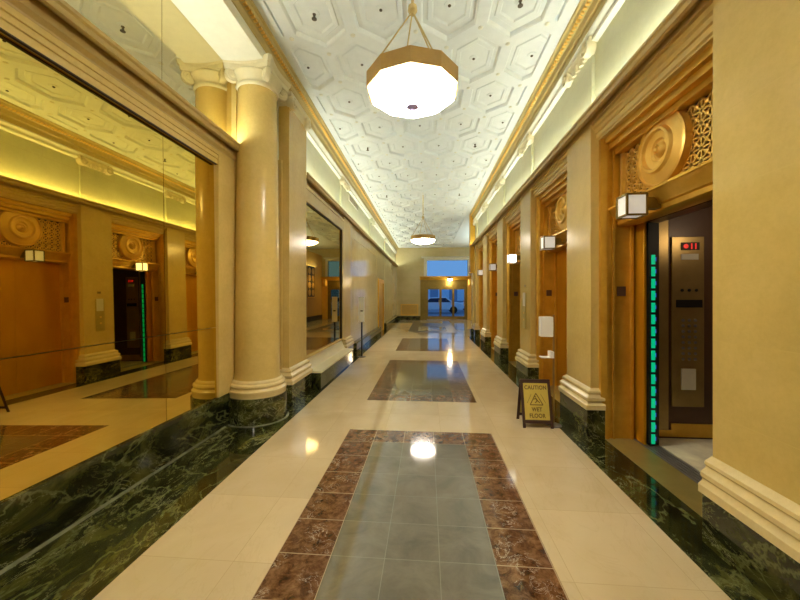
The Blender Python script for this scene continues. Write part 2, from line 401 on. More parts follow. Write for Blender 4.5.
# ------------------------------------------------------------------ elevators
def lattice(bm, y0, y1, z0, z1, x, cy, cz, rad):
    n = max(3, round((y1-y0)/.10)); m_ = round((z1-z0)/.10)
    dy = (y1-y0)/n; dz = (z1-z0)/m_; w = .007
    def bar(a, b_):
        a = Vector((x, *a)); b2 = Vector((x, *b_))
        mid = (a+b2)/2
        if math.hypot(mid.y-cy, mid.z-cz) < rad-.06: return
        d = (b2-a).normalized(); nn = Vector((0, -d.z, d.y))*w
        loft(bm, [[a+nn+Vector((-.008,0,0)), a-nn+Vector((-.008,0,0)), a-nn+Vector((.008,0,0)), a+nn+Vector((.008,0,0))],
                  [b2+nn+Vector((-.008,0,0)), b2-nn+Vector((-.008,0,0)), b2-nn+Vector((.008,0,0)), b2+nn+Vector((.008,0,0))]])
    for i in range(n):
        for j in range(m_):
            a, c = y0+i*dy, z0+j*dz
            bar((a, c), (a+dy, c)); bar((a, c), (a, c+dz))
            bar((a, c), (a+dy, c+dz)); bar((a+dy, c), (a, c+dz))
            cc = (a+dy/2, c+dz/2)
            if math.hypot(cc[0]-cy, cc[1]-cz) > rad+.02:
                lathe(bm, (x-.002, cc[0], cc[1]), (-1,0,0), [(0,0),(.020,0),(.020,.008),(.008,.014),(0,.014)], 8)
    bar((y0, z1), (y1, z1)); bar((y1, z0), (y1, z1))
MAST = {}
def elevator(k, opened, label, lit=False):
    y0, y1 = BAY[k]; yc = (y0+y1)/2
    t = thing('elevator', label, 'elevator', (1.86, yc, 0), 'bronze elevators along the right wall')
    # jambs
    for nm, (a, d) in (('jamb', (y1, -1)), ('jamb', (y0, 1))):
        bm = B()
        e = lambda v: a + d*v
        prof = [(1.825,0),(1.825,.05),(1.875,.062),(1.90,.062),(1.905,.045),(1.94,.04),(1.945,.055),(1.965,.055),(1.97,.038),(2.12,.034),(2.125,.055),(2.15,.055),(2.15,0)]
        pts = [(x, e(v)) for x, v in prof]
        loft(bm, [[(x, y, 0.0) for x, y in pts], [(x, y, 3.15) for x, y in pts]])
        obj('jamb', bm, 'bronze', t, sm=False)
    bm = B(); box(bm, 1.86, 2.12, y0+.06, y1-.06, 3.09, 3.15); box(bm, 1.90, 2.12, y0+.06, y1-.06, 3.03, 3.09); box(bm, 1.96, 2.12, y0+.06, y1-.06, 2.98, 3.03)
    obj('head', bm, 'bronze', t, sm=False)
    # transom with lattice and medallion
    cz = 2.76; ym = yc + (.10 if k == 0 else 0)
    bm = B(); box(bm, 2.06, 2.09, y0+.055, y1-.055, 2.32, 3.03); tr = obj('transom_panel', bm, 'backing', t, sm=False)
    bm = B(); lattice(bm, y0+.10, y1-.10, 2.42, 2.98, 2.05, ym, cz, .31)
    box(bm, 2.01, 2.06, y0+.055, y0+.10, 2.38, 3.0); box(bm, 2.01, 2.06, y1-.10, y1-.055, 2.38, 3.0)
    obj('lattice', bm, 'bronze_bright', tr, sm=False)
    bm = B(); lathe(bm, (2.06, ym, cz), (-1,0,0), [(0,0),(.315,0),(.315,.05),(.31,.07),(.295,.078),(.285,.06),(.275,.062),(.20,.085),(.185,.11),(.165,.112),(.155,.085),(.125,.07),(.10,.072),(.085,.055),(.07,.055),(.06,.075),(.04,.09),(.03,.075),(.018,.1),(0,.105)], 56)
    obj('medallion', bm, 'bronze_bright', tr)
    # lintel
    bm = B(); prism_y(bm, [(1.885,2.415),(1.885,2.395),(1.905,2.385),(1.925,2.35),(1.955,2.32),(1.965,2.29),(1.985,2.28),(1.985,2.24),(2.0,2.23),(2.15,2.23),(2.15,2.415)], y0+.05, y1-.05)
    obj('lintel', bm, 'bronze', t)
    # lantern
    zl0, zl1 = 2.19, 2.365; lx0, lx1 = 1.69, 1.85; hy = .075; yl = ym
    bm = B(); h = .008
    for xx in (lx0, lx1):
        for yy in (yl-hy, yl+hy): box(bm, xx-h, xx+h, yy-h, yy+h, zl0, zl1)
    for zz in (zl0, zl1):
        box(bm, lx0, lx1, yl-hy-h, yl-hy+h, zz-h, zz+h); box(bm, lx0, lx1, yl+hy-h, yl+hy+h, zz-h, zz+h)
        box(bm, lx0-h, lx0+h, yl-hy, yl+hy, zz-h, zz+h); box(bm, lx1-h, lx1+h, yl-hy, yl+hy, zz-h, zz+h)
    box(bm, lx0, lx1, yl-hy, yl+hy, zl1-.004, zl1+.006)
    box(bm, lx1, 1.985, yl-.04, yl+.04, zl0+.06, zl1-.02)
    ln = obj('lantern', bm, 'bronze_dark', t, sm=False)
    bm = B(); box(bm, lx0+.002, lx1-.002, yl-hy+.002, yl+hy-.002, zl0+.002, zl1-.006); obj('lantern_glass', bm, 'lantern_lit' if lit else 'lantern_glass', ln, sm=False)
    # number plate on the far jamb
    bm = B(); box(bm, 1.99, 2.075, y1-.046, y1-.037, 1.50, 1.60); obj('number_plate', bm, 'cab_dark', t, sm=False)
    # sill
    bm = B(); box(bm, 1.858, 2.15, y0+.0, y1-.0, -.02, .004); s_ = obj('sill', bm, 'bronze_sill', t, sm=False)
    bm = B()
    for q in range(5): box(bm, 2.155+q*.034, 2.175+q*.034, y0, y1, -.02, .004)
    box(bm, 2.15, 2.33, y0, y1, -.03, -.004)
    obj('door_track', bm, 'grey_metal', s_, sm=False)
    # leaves
    if not opened:
        for a, b_ in ((y0+.05, yc-.002), (yc+.002, y1-.05)):
            bm = B(); box(bm, 2.152, 2.19, a, b_, .008, 2.24); obj('door', bm, 'copper_door', t, bevel=.004)
    else:
        for a, b_ in ((y1-.19, y1+.60), (y0-.60, y0+.12)):
            bm = B(); box(bm, 2.168, 2.195, a, b_, .008, 2.24)
            yy = a if b_ > y1 else b_
            obj('door', bm, 'copper_door', t, bevel=.004)
        # safety edge with green lamps
        bm = B(); box(bm, 2.20, 2.30, y1-.21, y1-.04, .02, 2.23); st = obj('safety_edge', bm, 'black', t, sm=False)
        for q in range(16):
            z = .03 + q*.119
            bm = B(); box(bm, 2.226, 2.260, y1-.217, y1-.210, z, z+.094); obj('green_light', bm, 'led_green', st, sm=False)
        for q in range(16):
            bm = B(); box(bm, 2.262, 2.271, y1-.215, y1-.210, .06+q*.119, .10+q*.119); obj('blue_light', bm, 'led_blue', st, sm=False)
        # cab
        yw = y1+.02
        bm = B()
        box(bm, 2.34, 3.9, yw, yw+.05, 0, 2.5); box(bm, 2.34, 3.9, y0-.07, y0-.02, 0, 2.5); box(bm, 3.9, 3.95, y0-.07, yw+.05, 0, 2.5)
        box(bm, 2.34, 3.95, y0-.07, yw+.05, 2.5, 2.55)
        box(bm, 2.20, 2.34, y0-.07, yw+.05, 2.24, 2.55)
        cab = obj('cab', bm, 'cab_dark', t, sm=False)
        bm = B(); box(bm, 2.33, 3.9, y0-.02, yw, -.03, .002); obj('cab_floor', bm, 'cab_floor', cab, sm=False)
        bm = B(); box(bm, 2.9, 3.4, yc-.3, yc+.3, 2.47, 2.495); obj('cab_light', bm, 'lantern_glass', cab, sm=False)
        bm = B(); box(bm, 2.36, 2.53, yw-.02, yw-.002, .09, 2.45); obj('cab_return', bm, 'steel', cab, sm=False, bevel=.006)
        bm = B(); box(bm, 2.36, 3.9, yw-.012, yw-.002, .02, .09); box(bm, 2.56, 3.9, yw-.012, yw-.002, .09, .16); obj('kick_plate', bm, 'bronze', cab, sm=False)
        # operating panel
        px0, px1, py = 2.56, 2.88, yw-.02
        bm = B(); box(bm, px0, px1, py, yw-.001, .34, 2.12); cp = obj('control_panel', bm, 'steel', t, sm=False, bevel=.004)
        bm = B(); box(bm, px0+.09, px0+.27, py-.006, py, 1.98, 2.06); obj('display', bm, 'backing', cp, sm=False)
        bm = B(); lathe(bm, (px0+.135, py-.006, 2.02), (0,-1,0), [(.024,0),(.024,.004),(0,.005)], 12)
        box(bm, px0+.185, px0+.197, py-.01, py-.006, 1.99, 2.05); box(bm, px0+.225, px0+.237, py-.01, py-.006, 1.99, 2.05)
        obj('red_numeral', bm, 'red_display', cp, sm=False)
        bm = B(); box(bm, px0+.09, px0+.26, py-.005, py, 1.88, 1.94); obj('certificate', bm, 'white_paper', cp, sm=False)
        bm = B(); box(bm, px0+.04, px0+.30, py-.004, py, 1.38, 1.46); obj('speaker_slot', bm, 'black', cp, sm=False)
        bm = B(); box(bm, px0+.09, px0+.23, py-.012, py, .52, .74); obj('notice', bm, 'white_paper', cp, sm=False)
        for col in range(3):
            for r_ in range(8):
                bm = B(); lathe(bm, (px0+.11+.06*col, py, .84+.058*r_), (0,-1,0), [(.016,0),(.016,.006),(.010,.009),(0,.009)], 10)
                obj('button', bm, 'grey_metal', cp)
        for q in range(3):
            bm = B(); lathe(bm, (px0+.10+.07*q, py, 1.56), (0,-1,0), [(.016,0),(.016,.006),(0,.009)], 10); obj('key_switch', bm, 'black', cp)
    return t
elevator(0, True, 'nearest elevator, open, showing its control panel and green door lights')
elevator(1, False, 'closed bronze elevator behind the wet floor sign')
elevator(2, True, 'dark open elevator with a brightly lit lantern, third from the camera', lit=True)
elevator(3, False, 'closed bronze elevator, fourth from the camera')
elevator(4, False, 'closed bronze elevator, farthest along the right wall')
# ------------------------------------------------------------------ left wall
YN = 4.55          # end of the recess
bm = B()
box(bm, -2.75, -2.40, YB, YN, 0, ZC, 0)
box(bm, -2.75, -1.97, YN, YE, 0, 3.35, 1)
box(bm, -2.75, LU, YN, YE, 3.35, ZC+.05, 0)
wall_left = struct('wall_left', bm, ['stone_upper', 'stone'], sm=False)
bm = B(); box(bm, -1.97, -1.945, 8.55, 13.6, .28, 3.33); box(bm, -1.97, -1.945, 15.25, YE, .28, 3.33); box(bm, -1.97, -1.945, 13.6, 15.25, 2.2, 3.33)
struct('facing', bm, 'stone_polished', wall_left, sm=False)
bm = B()   # raised mouldings framing the polished panels
for a, b_ in ((8.95, 13.2), (15.7, 20.8)):
    for z0, z1 in ((2.25, 3.05), (.55, 2.1)):
        w = .03
        box(bm, -1.945, -1.939, a, b_, z0, z0+w); box(bm, -1.945, -1.939, a, b_, z1-w, z1)
        box(bm, -1.945, -1.939, a, a+w, z0+w, z1-w); box(bm, -1.945, -1.939, b_-w, b_, z0+w, z1-w)
struct('panel_moulding', bm, 'stone_polished', wall_left, sm=False)
# dark base along the far part
bm = B(); prism_y(bm, [(-1.97,0),(-1.80,0),(-1.80,.27),(-1.83,.29),(-1.97,.29)], 8.75, 13.55); prism_y(bm, [(-1.97,0),(-1.80,0),(-1.80,.27),(-1.83,.29),(-1.97,.29)], 15.3, YE)
struct('baseboard_left', bm, 'green_plinth', sm=False)
# recess: beam above, back lining
bm = B(); box(bm, -2.40, LU, YB, YN, 4.30, ZC)
beam = struct('trim_4', bm, 'plaster_trim', sm=False)
bm = B(); cornice(bm, -1, LU-.0, YB, YE-.02); c_ = struct('trim_5', bm, 'cornice_gold')
bm = B(); beads(bm, -1, LU, 0, 14); struct('bead_course', bm, 'bronze_bright', c_, sm=False)
bm = B(); astragal(bm, -1, LU, YN+.02, YE-.02); struct('picture_moulding', bm, 'plaster_trim', c_)
bm = B(); prism_y(bm, [(-2.40,4.33),(-1.87,4.33),(-1.87,4.29),(-1.89,4.245),(-2.38,4.245),(-2.40,4.245)], YB, YN); struct('soffit', bm, 'plaster_trim', beam, sm=False)
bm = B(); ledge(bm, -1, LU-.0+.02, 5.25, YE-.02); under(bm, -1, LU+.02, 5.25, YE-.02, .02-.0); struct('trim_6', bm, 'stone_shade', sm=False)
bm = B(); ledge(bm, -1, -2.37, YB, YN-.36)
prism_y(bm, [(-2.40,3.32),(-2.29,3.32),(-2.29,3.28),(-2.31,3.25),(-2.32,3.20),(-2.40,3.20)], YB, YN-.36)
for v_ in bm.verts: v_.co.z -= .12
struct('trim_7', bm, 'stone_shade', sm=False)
# mirror in the recess: frame, panes
t = thing('wall_mirror', 'huge gold tinted wall mirror above the green marble plinth at left', 'mirror', (-2.35, 1.5, .37), 'tinted wall mirrors on the left wall')
bm = B()
prism_y(bm, [(-2.40,3.115),(-2.40,2.965),(-2.32,2.965),(-2.32,3.015),(-2.31,3.02),(-2.31,3.06),(-2.30,3.065),(-2.30,3.105),(-2.31,3.115)], YB, 3.66)
box(bm, -2.40, -2.305, 3.66, 4.15, .37, 3.115)
obj('frame', bm, 'stone', t, sm=False)
bm = B(); box(bm, -2.345, -2.319, YB, 3.66, 2.958, 2.965); obj('edge_strip', bm, 'frame_black', t, sm=False)
def tilted(y0, y1, z0, z1):
    x = lambda z: -2.325 - .014*(z-.37)
    bm = B(); prism_y(bm, [(x(z0), z0), (x(z0)-.012, z0), (x(z1)-.012, z1), (x(z1), z1)], y0, y1); return bm
for a, b_ in ((-5.0,-2.36),(-2.355, .28), (.285, 2.915), (2.92, 3.658)):
    obj('mirror_pane', tilted(a, b_, .375, 1.150), 'mirror_gold', t, sm=False)
    obj('mirror_pane', tilted(a, b_, 1.155, 2.962), 'mirror_gold', t, sm=False)
t = thing('wall_mirror', 'pale upper mirror above the light ledge reflecting the ceiling at top left', 'mirror', (-2.39, 1.5, ZL), 'tinted wall mirrors on the left wall')
for a, b_ in ((-5.0,-2.36),(-2.355, .28), (.285, 2.915), (2.92, 4.02)):
    bm = B(); box(bm, -2.385, -2.37, a, b_, 3.275, 4.244); obj('mirror_pane', bm, 'mirror_clear', t, sm=False)
# plinth under the big mirror
bm = B(); box(bm, -2.40, -2.305, YB, YN, 0, .372); struct('baseboard_recess', bm, 'green_plinth', sm=False)
bm = B(); prism_y(bm, [(-2.305,0),(-2.285,0),(-2.288,.008),(-2.305,.012)], YB, 3.78); lathe(bm, (-2.10, 4.14, 0), (0,0,1), [(.375,.0),(.375,.006),(.356,.012),(.356,0)], 48); struct('trim_9', bm, 'vein_grey', sm=False)
# return of the recess behind the column, drawn in the lining stone
bm = B(); box(bm, -2.40, -2.31, 4.02, YN, PH, 4.245); struct('lining', bm, 'stone', wall_left, sm=False)
# column
cx, cy = -2.10, 4.14
t = thing('column', 'round cream stone column on a curved green marble plinth', 'column', (cx, cy, 0))
bm = B(); lathe(bm, (cx, cy, 0), (0,0,1), [(.355,0),(.355,.31)], 48); obj('plinth', bm, 'green_plinth', t)
bm = B(); lathe(bm, (cx, cy, 0), (0,0,1), [(.335,.31),(.335,.345),(.343,.36),(.343,.385),(.325,.40),(.318,.412),(.322,.425),(.33,.437),(.325,.455),(.30,.468),(.298,.485),(.285,.50),(.272,.505)], 48); obj('base', bm, 'stone_base', t)
bm = B(); lathe(bm, (cx, cy, 0), (0,0,1), [(.275,.50),(.265,.53),(.262,.60)]+[(.262-.036*(i/14)**1.5, .6+3.42*i/14) for i in range(1, 15)], 48); obj('shaft', bm, 'stone', t)
bm = B(); lathe(bm, (cx, cy, 0), (0,0,1), [(.226,4.0),(.245,4.01),(.25,4.03),(.24,4.045),(.232,4.05),(.25,4.09),(.28,4.13),(.29,4.16),(.26,4.19)], 48)
def aba(s, z, bite):
    pts = []
    for q in range(4):
        a0 = PI/4 + q*PI/2
        p0 = Vector((math.cos(a0), math.sin(a0)))*s*1.414; p1 = Vector((math.cos(a0+PI/2), math.sin(a0+PI/2)))*s*1.414
        nrm = Vector((math.cos(a0+PI/4), math.sin(a0+PI/4)))
        for i in range(8):
            u = .06 + .88*i/7
            p = p0.lerp(p1, u) - nrm*bite*math.sin(PI*u); pts.append((cx+p.x, cy+p.y, z))
    return pts
loft(bm, [aba(.29,4.17,.05), aba(.30,4.20,.05), aba(.30,4.225,.05), aba(.315,4.24,.05), aba(.325,4.285,.05)])
for q in range(4):
    a0 = PI/4 + q*PI/2; d = Vector((math.cos(a0), math.sin(a0), 0)); pp = Vector((cx, cy, 4.12)) + d*.30
    tdir = Vector((-d.y, d.x, 0))
    lathe(bm, pp - tdir*.03, tdir, [(0,-.012),(.02,-.01),(.03,0),(.055,0),(.06,.006),(.075,.006),(.078,.0),(.082,.01),(.082,.05),(.078,.06),(.075,.054),(.06,.054),(.055,.06),(.03,.06),(.02,.07),(0,.072)], 20)
obj('capital', bm, 'stone_pale', t)
# pilasters of the left wall
pilaster('pilaster', -1, -1.87, -2.02, 4.57, 5.24, 'yellow stone pilaster right behind the round column', top=4.2)
bm = B()
for yy in (4.62, 5.19): volute(bm, (-1.90, yy, 4.155), (1,0,0), .095, .09)
loft_rect(bm, -2.02, -1.87, 4.57, 5.24, [(.0,4.09),(.02,4.12),(.02,4.19),(.05,4.22),(.05,4.26)], (0,1,1,1))
o_ = obj('capital', bm, 'stone_pale', [q for q in C.objects if q.name.startswith('pilaster')][-1])
pilaster('pilaster', -1, -1.90, -1.97, 7.85, 8.48, 'yellow stone pilaster at the far side of the smaller left mirror', top=3.33, xu=LU)
for a in (12.0, 16.2):
    bm = B(); u = LU+.035
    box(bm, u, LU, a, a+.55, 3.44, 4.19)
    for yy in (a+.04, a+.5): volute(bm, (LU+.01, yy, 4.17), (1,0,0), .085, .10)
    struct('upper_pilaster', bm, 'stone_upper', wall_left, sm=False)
# bench plinth between them
t = thing('stone_bench_ledge', 'low green marble block with a cream slab below the smaller left mirror', 'ledge', (-1.8, 6.5, 0))
bm = B(); box(bm, -1.97, -1.68, 5.36, 7.70, 0, .28); obj('block', bm, 'green_plinth', t, sm=False)
bm = B(); prism_y(bm, [(-1.97,.28),(-1.665,.28),(-1.665,.305),(-1.86,.32),(-1.90,.40),(-1.94,.50),(-1.97,.50)], 5.34, 7.72); obj('slab', bm, 'stone_pale', t, sm=False)
# second mirror
t = thing('wall_mirror', 'smaller tinted mirror in a stone frame beyond the round column', 'mirror', (-1.95, 6.5, .5), 'tinted wall mirrors on the left wall')
bm = B()
box(bm, -1.97, -1.90, 5.241, 5.27, .5, 3.2); box(bm, -1.97, -1.90, 7.68, 7.84, .5, 3.2)
box(bm, -1.97, -1.90, 5.27, 7.68, 3.0, 3.2); box(bm, -1.97, -1.89, 5.241, 7.84, 3.2, 3.26); box(bm, -1.97, -1.91, 5.27, 7.68, .5, .54)
obj('frame', bm, 'stone', t, sm=False)
bm = B(); box(bm, -1.952, -1.915, 5.27, 5.282, .54, 3.0); box(bm, -1.952, -1.915, 5.282, 7.68, 2.985, 3.0); box(bm, -1.952, -1.915, 7.668, 7.68, .54, 2.985); obj('edge_strip', bm, 'frame_black', t, sm=False)
bm = B(); box(bm, -1.965, -1.94, 5.282, 7.668, .54, 2.985); obj('mirror_pane', bm, 'mirror_far', t, sm=False)
# side door in the left wall
bm = B(); box(bm, -1.97, -1.90, 13.6, 13.75, 0, 2.2); box(bm, -1.97, -1.90, 15.1, 15.25, 0, 2.2); box(bm, -1.97, -1.90, 13.75, 15.1, 2.05, 2.2)
d1 = struct('door_1', bm, 'bronze', sm=False)
bm = B(); box(bm, -1.965, -1.945, 13.75, 15.1, .01, 2.05); struct('door_leaf', bm, 'bronze', d1, sm=False)
bm = B(); tube(bm, (-1.92, 13.88, 1.0), (-1.92, 13.88, 1.25), .012); box(bm, -1.945, -1.915, 13.87, 13.89, 1.0, 1.02); box(bm, -1.945, -1.915, 13.87, 13.89, 1.23, 1.25); struct('door_handle', bm, 'bronze_bright', d1)
# air vent
t = thing('air_vent', 'small slotted air vent high on the left upper wall', 'vent', (LU, 9.4, 3.98))
bm = B(); box(bm, LU, LU+.012, 8.8, 9.95, 3.98, 4.14); obj('vent_frame', bm, 'plaster_trim', t, sm=False)
bm = B()
for q in range(4): box(bm, LU+.010, LU+.016, 8.83, 9.92, 4.0+q*.033, 4.018+q*.033)
obj('slats', bm, 'bronze_dark', t, sm=False)
# ------------------------------------------------------------------ street end
bm = B()
DX0, DX1 = -.12, 2.56
box(bm, -2.75, DX0, YE, YE+.3, 0, ZC+.05); box(bm, DX0, DX1, YE, YE+.3, 2.55, 2.68); box(bm, DX1, 6, YE, YE+.3, 0, ZC+.05)
box(bm, DX0, DX1, YE, YE+.3, 3.78, ZC+.05)
box(bm, DX0, .0, YE, YE+.3, 2.68, 3.78)
wall_end = struct('wall_end', bm, 'stone_end', sm=False)
bm = B(); box(bm, -1.97, DX0-.12, YE-.05, YE, 0, .22); struct('baseboard_end', bm, 'green_plinth', sm=False)
bm = B(); prism_x(bm, [(YE,4.0),(YE-.06,4.0),(YE-.10,3.97),(YE-.03,3.9),(YE,3.9)], -.35, 2.8); box(bm, -.2, 0, YE-.05, YE, 2.72, 3.9); box(bm, 2.56, 2.7, YE-.05, YE, 2.72, 3.9); box(bm, 0, 2.56, YE-.05, YE, 3.76, 3.9)
w1 = struct('window_1', bm, 'plaster_trim', sm=False)
bm = B(); box(bm, 0, 2.56, YE+.1, YE+.11, 2.68, 3.78); struct('pane', bm, 'glass', w1, sm=False)
# beam over the entrance
bm = B(); prism_x(bm, [(YE,2.74),(YE-.35,2.74),(YE-.35,2.68),(YE-.28,2.62),(YE-.25,2.5),(YE,2.5)], -.45, 2.9); struct('trim_8', bm, 'bronze', sm=False)
# doors
bm = B()
xs = [-.42, .04, .84, .98, 1.72, 1.86, 2.36]
box(bm, -.42, DX0+.12, YE-.12, YE-.0, 0, 2.5); box(bm, 2.40, 2.52, YE-.12, YE, 0, 2.5); box(bm, DX0+.12, 2.40, YE-.10, YE+.02, 2.02, 2.5)
door2 = struct('door_2', bm, 'bronze_dark', sm=False)
for a, b_ in ((.0, .85), (.85, 1.65), (1.65, 2.40)):
    bm = B(); w = .07
    box(bm, a, a+w, YE-.07, YE-.02, 0.01, 2.02); box(bm, b_-w, b_, YE-.07, YE-.02, .01, 2.02); box(bm, a+w, b_-w, YE-.07, YE-.02, 1.92, 2.02); box(bm, a+w, b_-w, YE-.07, YE-.02, .01, .22)
    dl = struct('door_leaf', bm, 'bronze_dark', door2, sm=False)
    bm = B(); box(bm, a+w, b_-w, YE-.05, YE-.04, .22, 1.92); struct('pane', bm, 'glass', dl, sm=False)
    bm = B(); tube(bm, (b_-w-.03, YE-.11, .95), (b_-w-.03, YE-.11, 1.25), .012); box(bm, b_-w-.035, b_-w-.02, YE-.11, YE-.05, .96, .98); box(bm, b_-w-.035, b_-w-.02, YE-.11, YE-.05, 1.22, 1.24); struct('door_handle', bm, 'bronze_bright', dl)
bm = B(); box(bm, 2.52, 2.9, YE-.14, YE, 0, 2.5); lathe(bm, (2.68, YE-.2, 2.1), (0,0,1), [(.0,0),(.13,.05),(.14,.45),(0,.5)], 16); struct('trim_10', bm, 'bronze_bright')
# heater grille
t = thing('heater_grille', 'bronze heater grille low on the street end wall', 'grille', (-1.1, YE-.03, .25))
bm = B(); a, b_, z0, z1 = -1.68, -.55, .26, .98
box(bm, a, b_, YE-.04, YE, z0, z0+.06); box(bm, a, b_, YE-.04, YE, z1-.06, z1); box(bm, a, a+.06, YE-.04, YE, z0+.06, z1-.06); box(bm, b_-.06, b_, YE-.04, YE, z0+.06, z1-.06); obj('grille_frame', bm, 'bronze_bright', t, sm=False)
bm = B()
for q in range(18): box(bm, a+.08+q*.056, a+.105+q*.056, YE-.03, YE-.01, z0+.06, z1-.06)
obj('grille_bars', bm, 'bronze', t, sm=False)
# entrance lamp under the beam
t = thing('downlight', 'small bright lamp under the bronze beam over the street doors', 'lamp', (1.42, YE-.45, 2.42))
bm = B(); lathe(bm, (1.42, YE-.45, 2.66), (0,0,-1), [(.06,0),(.10,.02),(.16,.08),(.16,.12)], 20); box(bm, 1.40, 1.44, YE-.45, YE-.34, 2.64, 2.67); obj('housing', bm, 'bronze', t)
bm = B(); lathe(bm, (1.42, YE-.45, 2.54), (0,0,-1), [(.155,0),(.14,.05),(.08,.09),(0,.10)], 20); obj('diffuser', bm, 'lamp_glass', t)
# gold side panel by the doors (right side of wide end), with ornate grille
bm = B(); box(bm, 2.91, 3.1, 18.4, YE-.13, 0, 4.1); wp = struct('wall_entrance', bm, 'lamp_gold', sm=False)
bm = B(); box(bm, 2.88, 2.91, 18.4, YE-.13, 0, .3); struct('dark_base', bm, 'black', wp, sm=False)
t = thing('ornate_grille', 'gilded scrollwork grille on the gold wall by the street doors', 'grille', (2.9, 19.8, 1.0))
bm = B(); box(bm, 2.885, 2.91, 19.1, 20.4, 1.4, 3.3); obj('grille_back', bm, 'black', t, sm=False)
bm = B()
box(bm, 2.87, 2.885, 19.1, 20.4, 3.25, 3.3); box(bm, 2.87, 2.885, 19.1, 20.4, 1.4, 1.45); box(bm, 2.87, 2.885, 19.1, 19.15, 1.45, 3.25); box(bm, 2.87, 2.885, 20.35, 20.4, 1.45, 3.25)
for q in range(4):
    for yy in (19.45, 20.05):
        lathe(bm, (2.884, yy, 1.7+q*.42), (-1,0,0), [(.10,0),(.19,0),(.19,.02),(.10,.02)], 16); lathe(bm, (2.884, yy, 1.7+q*.42), (-1,0,0), [(.0,0),(.05,0),(.05,.02),(0,.03)], 10)
obj('scrollwork', bm, 'bronze_bright', t, sm=False)
# pier at the end of the elevator wall
t = thing('corner_pier', 'orange gold pier closing the far end of the elevator wall', 'pier', (1.7, YR+.1, 0))
bm = B(); box(bm, 1.60, 2.3, YR, YR+.30, 2.35, ZC); obj('block', bm, 'bronze', t, sm=False)
bm = B(); box(bm, 1.68, 2.3, YR, YR+.28, .28, 2.35); obj('shaft', bm, 'stone', t, sm=False)
bm = B(); box(bm, 1.62, 2.3, YR, YR+.30, 0, .28); obj('plinth', bm, 'green_plinth', t, sm=False)
bm = B(); box(bm, 6.0, 6.2, YR-.15, YE+.3, 0, ZC+.1); struct('wall_side', bm, 'stone_end', sm=False)
bm = B(); box(bm, -2.75, 2.3, YB-.2, YB, 0, ZC+.1); struct('wall_back', bm, 'stone_end', sm=False)
bm = B(); quad(bm, -2.6, FL, YB, YB+.01); bm.free()
# ------------------------------------------------------------------ cove lights
def cove(x, y0, y1, label, z=3.408):
    bm = B(); lathe(bm, (x, y0, z), (0,1,0), [(.009,0),(.009,y1-y0)], 6)
    o = obj('cove_light', bm, 'cove_glow'); tag(o, label, 'light', 'hidden cove light tubes'); return o
cove(1.735, YB+.1, YR-.1, 'white light tube on the ledge above the elevators')
cove(-1.935, 5.35, YE-.1, 'white light tube on the far left ledge beyond the column')
cove(-2.305, YB+.1, YN-.4, 'white light tube on the near left ledge above the big mirror', 3.29)
# ------------------------------------------------------------------ pendant lamps
def pendant(y, label):
    x = -.12
    t = thing('pendant_lamp', label, 'lamp', (x, y, 3.06), 'ten sided pendant lamps in the corridor')
    R1 = .385
    def dec(r, z): return [(x+r*math.cos(2*PI*(i+.5)/10), y+r*math.sin(2*PI*(i+.5)/10), z) for i in range(10)]
    bm = B(); loft(bm, [dec(R1-.012,3.19), dec(R1,3.19), dec(R1,3.31), dec(R1-.012,3.31), dec(R1-.012,3.19)], cap=False)
    obj('shade_band', bm, 'lamp_gold', t, sm=False)
    bm = B(); loft(bm, [dec(R1-.014,3.30), dec(R1-.014,3.186), dec(R1*.93,3.165), dec(R1*.75,3.125), dec(R1*.45,3.09), dec(.06,3.075)]); obj('bowl', bm, 'lamp_glass', t, sm=False)
    bm = B(); loft(bm, [dec(R1-.005, 3.302), dec(R1-.005, 3.309), dec(.08, 3.33)]); obj('top_light_stop', bm, 'lamp_gold', t, sm=False)  # opaque disc added to keep the bowl's glow off the ceiling
    bm = B(); lathe(bm, (x, y, 3.08), (0,0,-1), [(.052,0),(.052,.012),(.035,.02),(.015,.03),(.01,.045),(0,.05)], 16); obj('finial', bm, 'violet_cap', t)
    bm = B()
    for q in range(4):
        a = 2*PI*(q+.25)/4
        tube(bm, (x+(R1-.02)*math.cos(a), y+(R1-.02)*math.sin(a), 3.30), (x, y, 3.87), .006, 6)
    obj('chains', bm, 'stone_base', t)
    bm = B(); tube(bm, (x, y, 3.85), (x, y, 4.60), .012, 8); lathe(bm, (x, y, 3.93), (0,0,-1), [(.012,0),(.035,.02),(.04,.06),(.02,.09),(0,.10)], 12); lathe(bm, (x,y,4.66), (0,0,-1), [(.07,0),(.07,.03),(.03,.06),(0,.06)], 14); obj('rod', bm, 'stone_base', t)
    return t
pendant(2.87, 'nearest white glowing pendant lamp with a gold band')
pendant(10.5, 'distant glowing pendant lamp halfway down the corridor')
pendant(-4.8, 'pendant lamp behind the camera end of the corridor')
# sprinklers
n_ = 0
for yy, nm in ((3.72, 'in the coffer row by the nearest lamp'), (7.16, 'in the ceiling midway between the two lamps'), (10.6, 'beside the distant lamp')):
    for xx, sd in ((-1.24, 'left'), (.98, 'right')):
        t = thing('sprinkler', 'small dark %s side ceiling sprinkler %s' % (sd, nm), 'sprinkler', (xx, yy, 4.56), 'ceiling sprinklers')
        bm = B(); lathe(bm, (xx, yy, 4.62), (0,0,-1), [(.03,0),(.03,.01),(.012,.015),(.012,.06),(.028,.062),(.028,.068),(0,.07)], 12); obj('sprinkler_head', bm, 'bronze_dot', t)
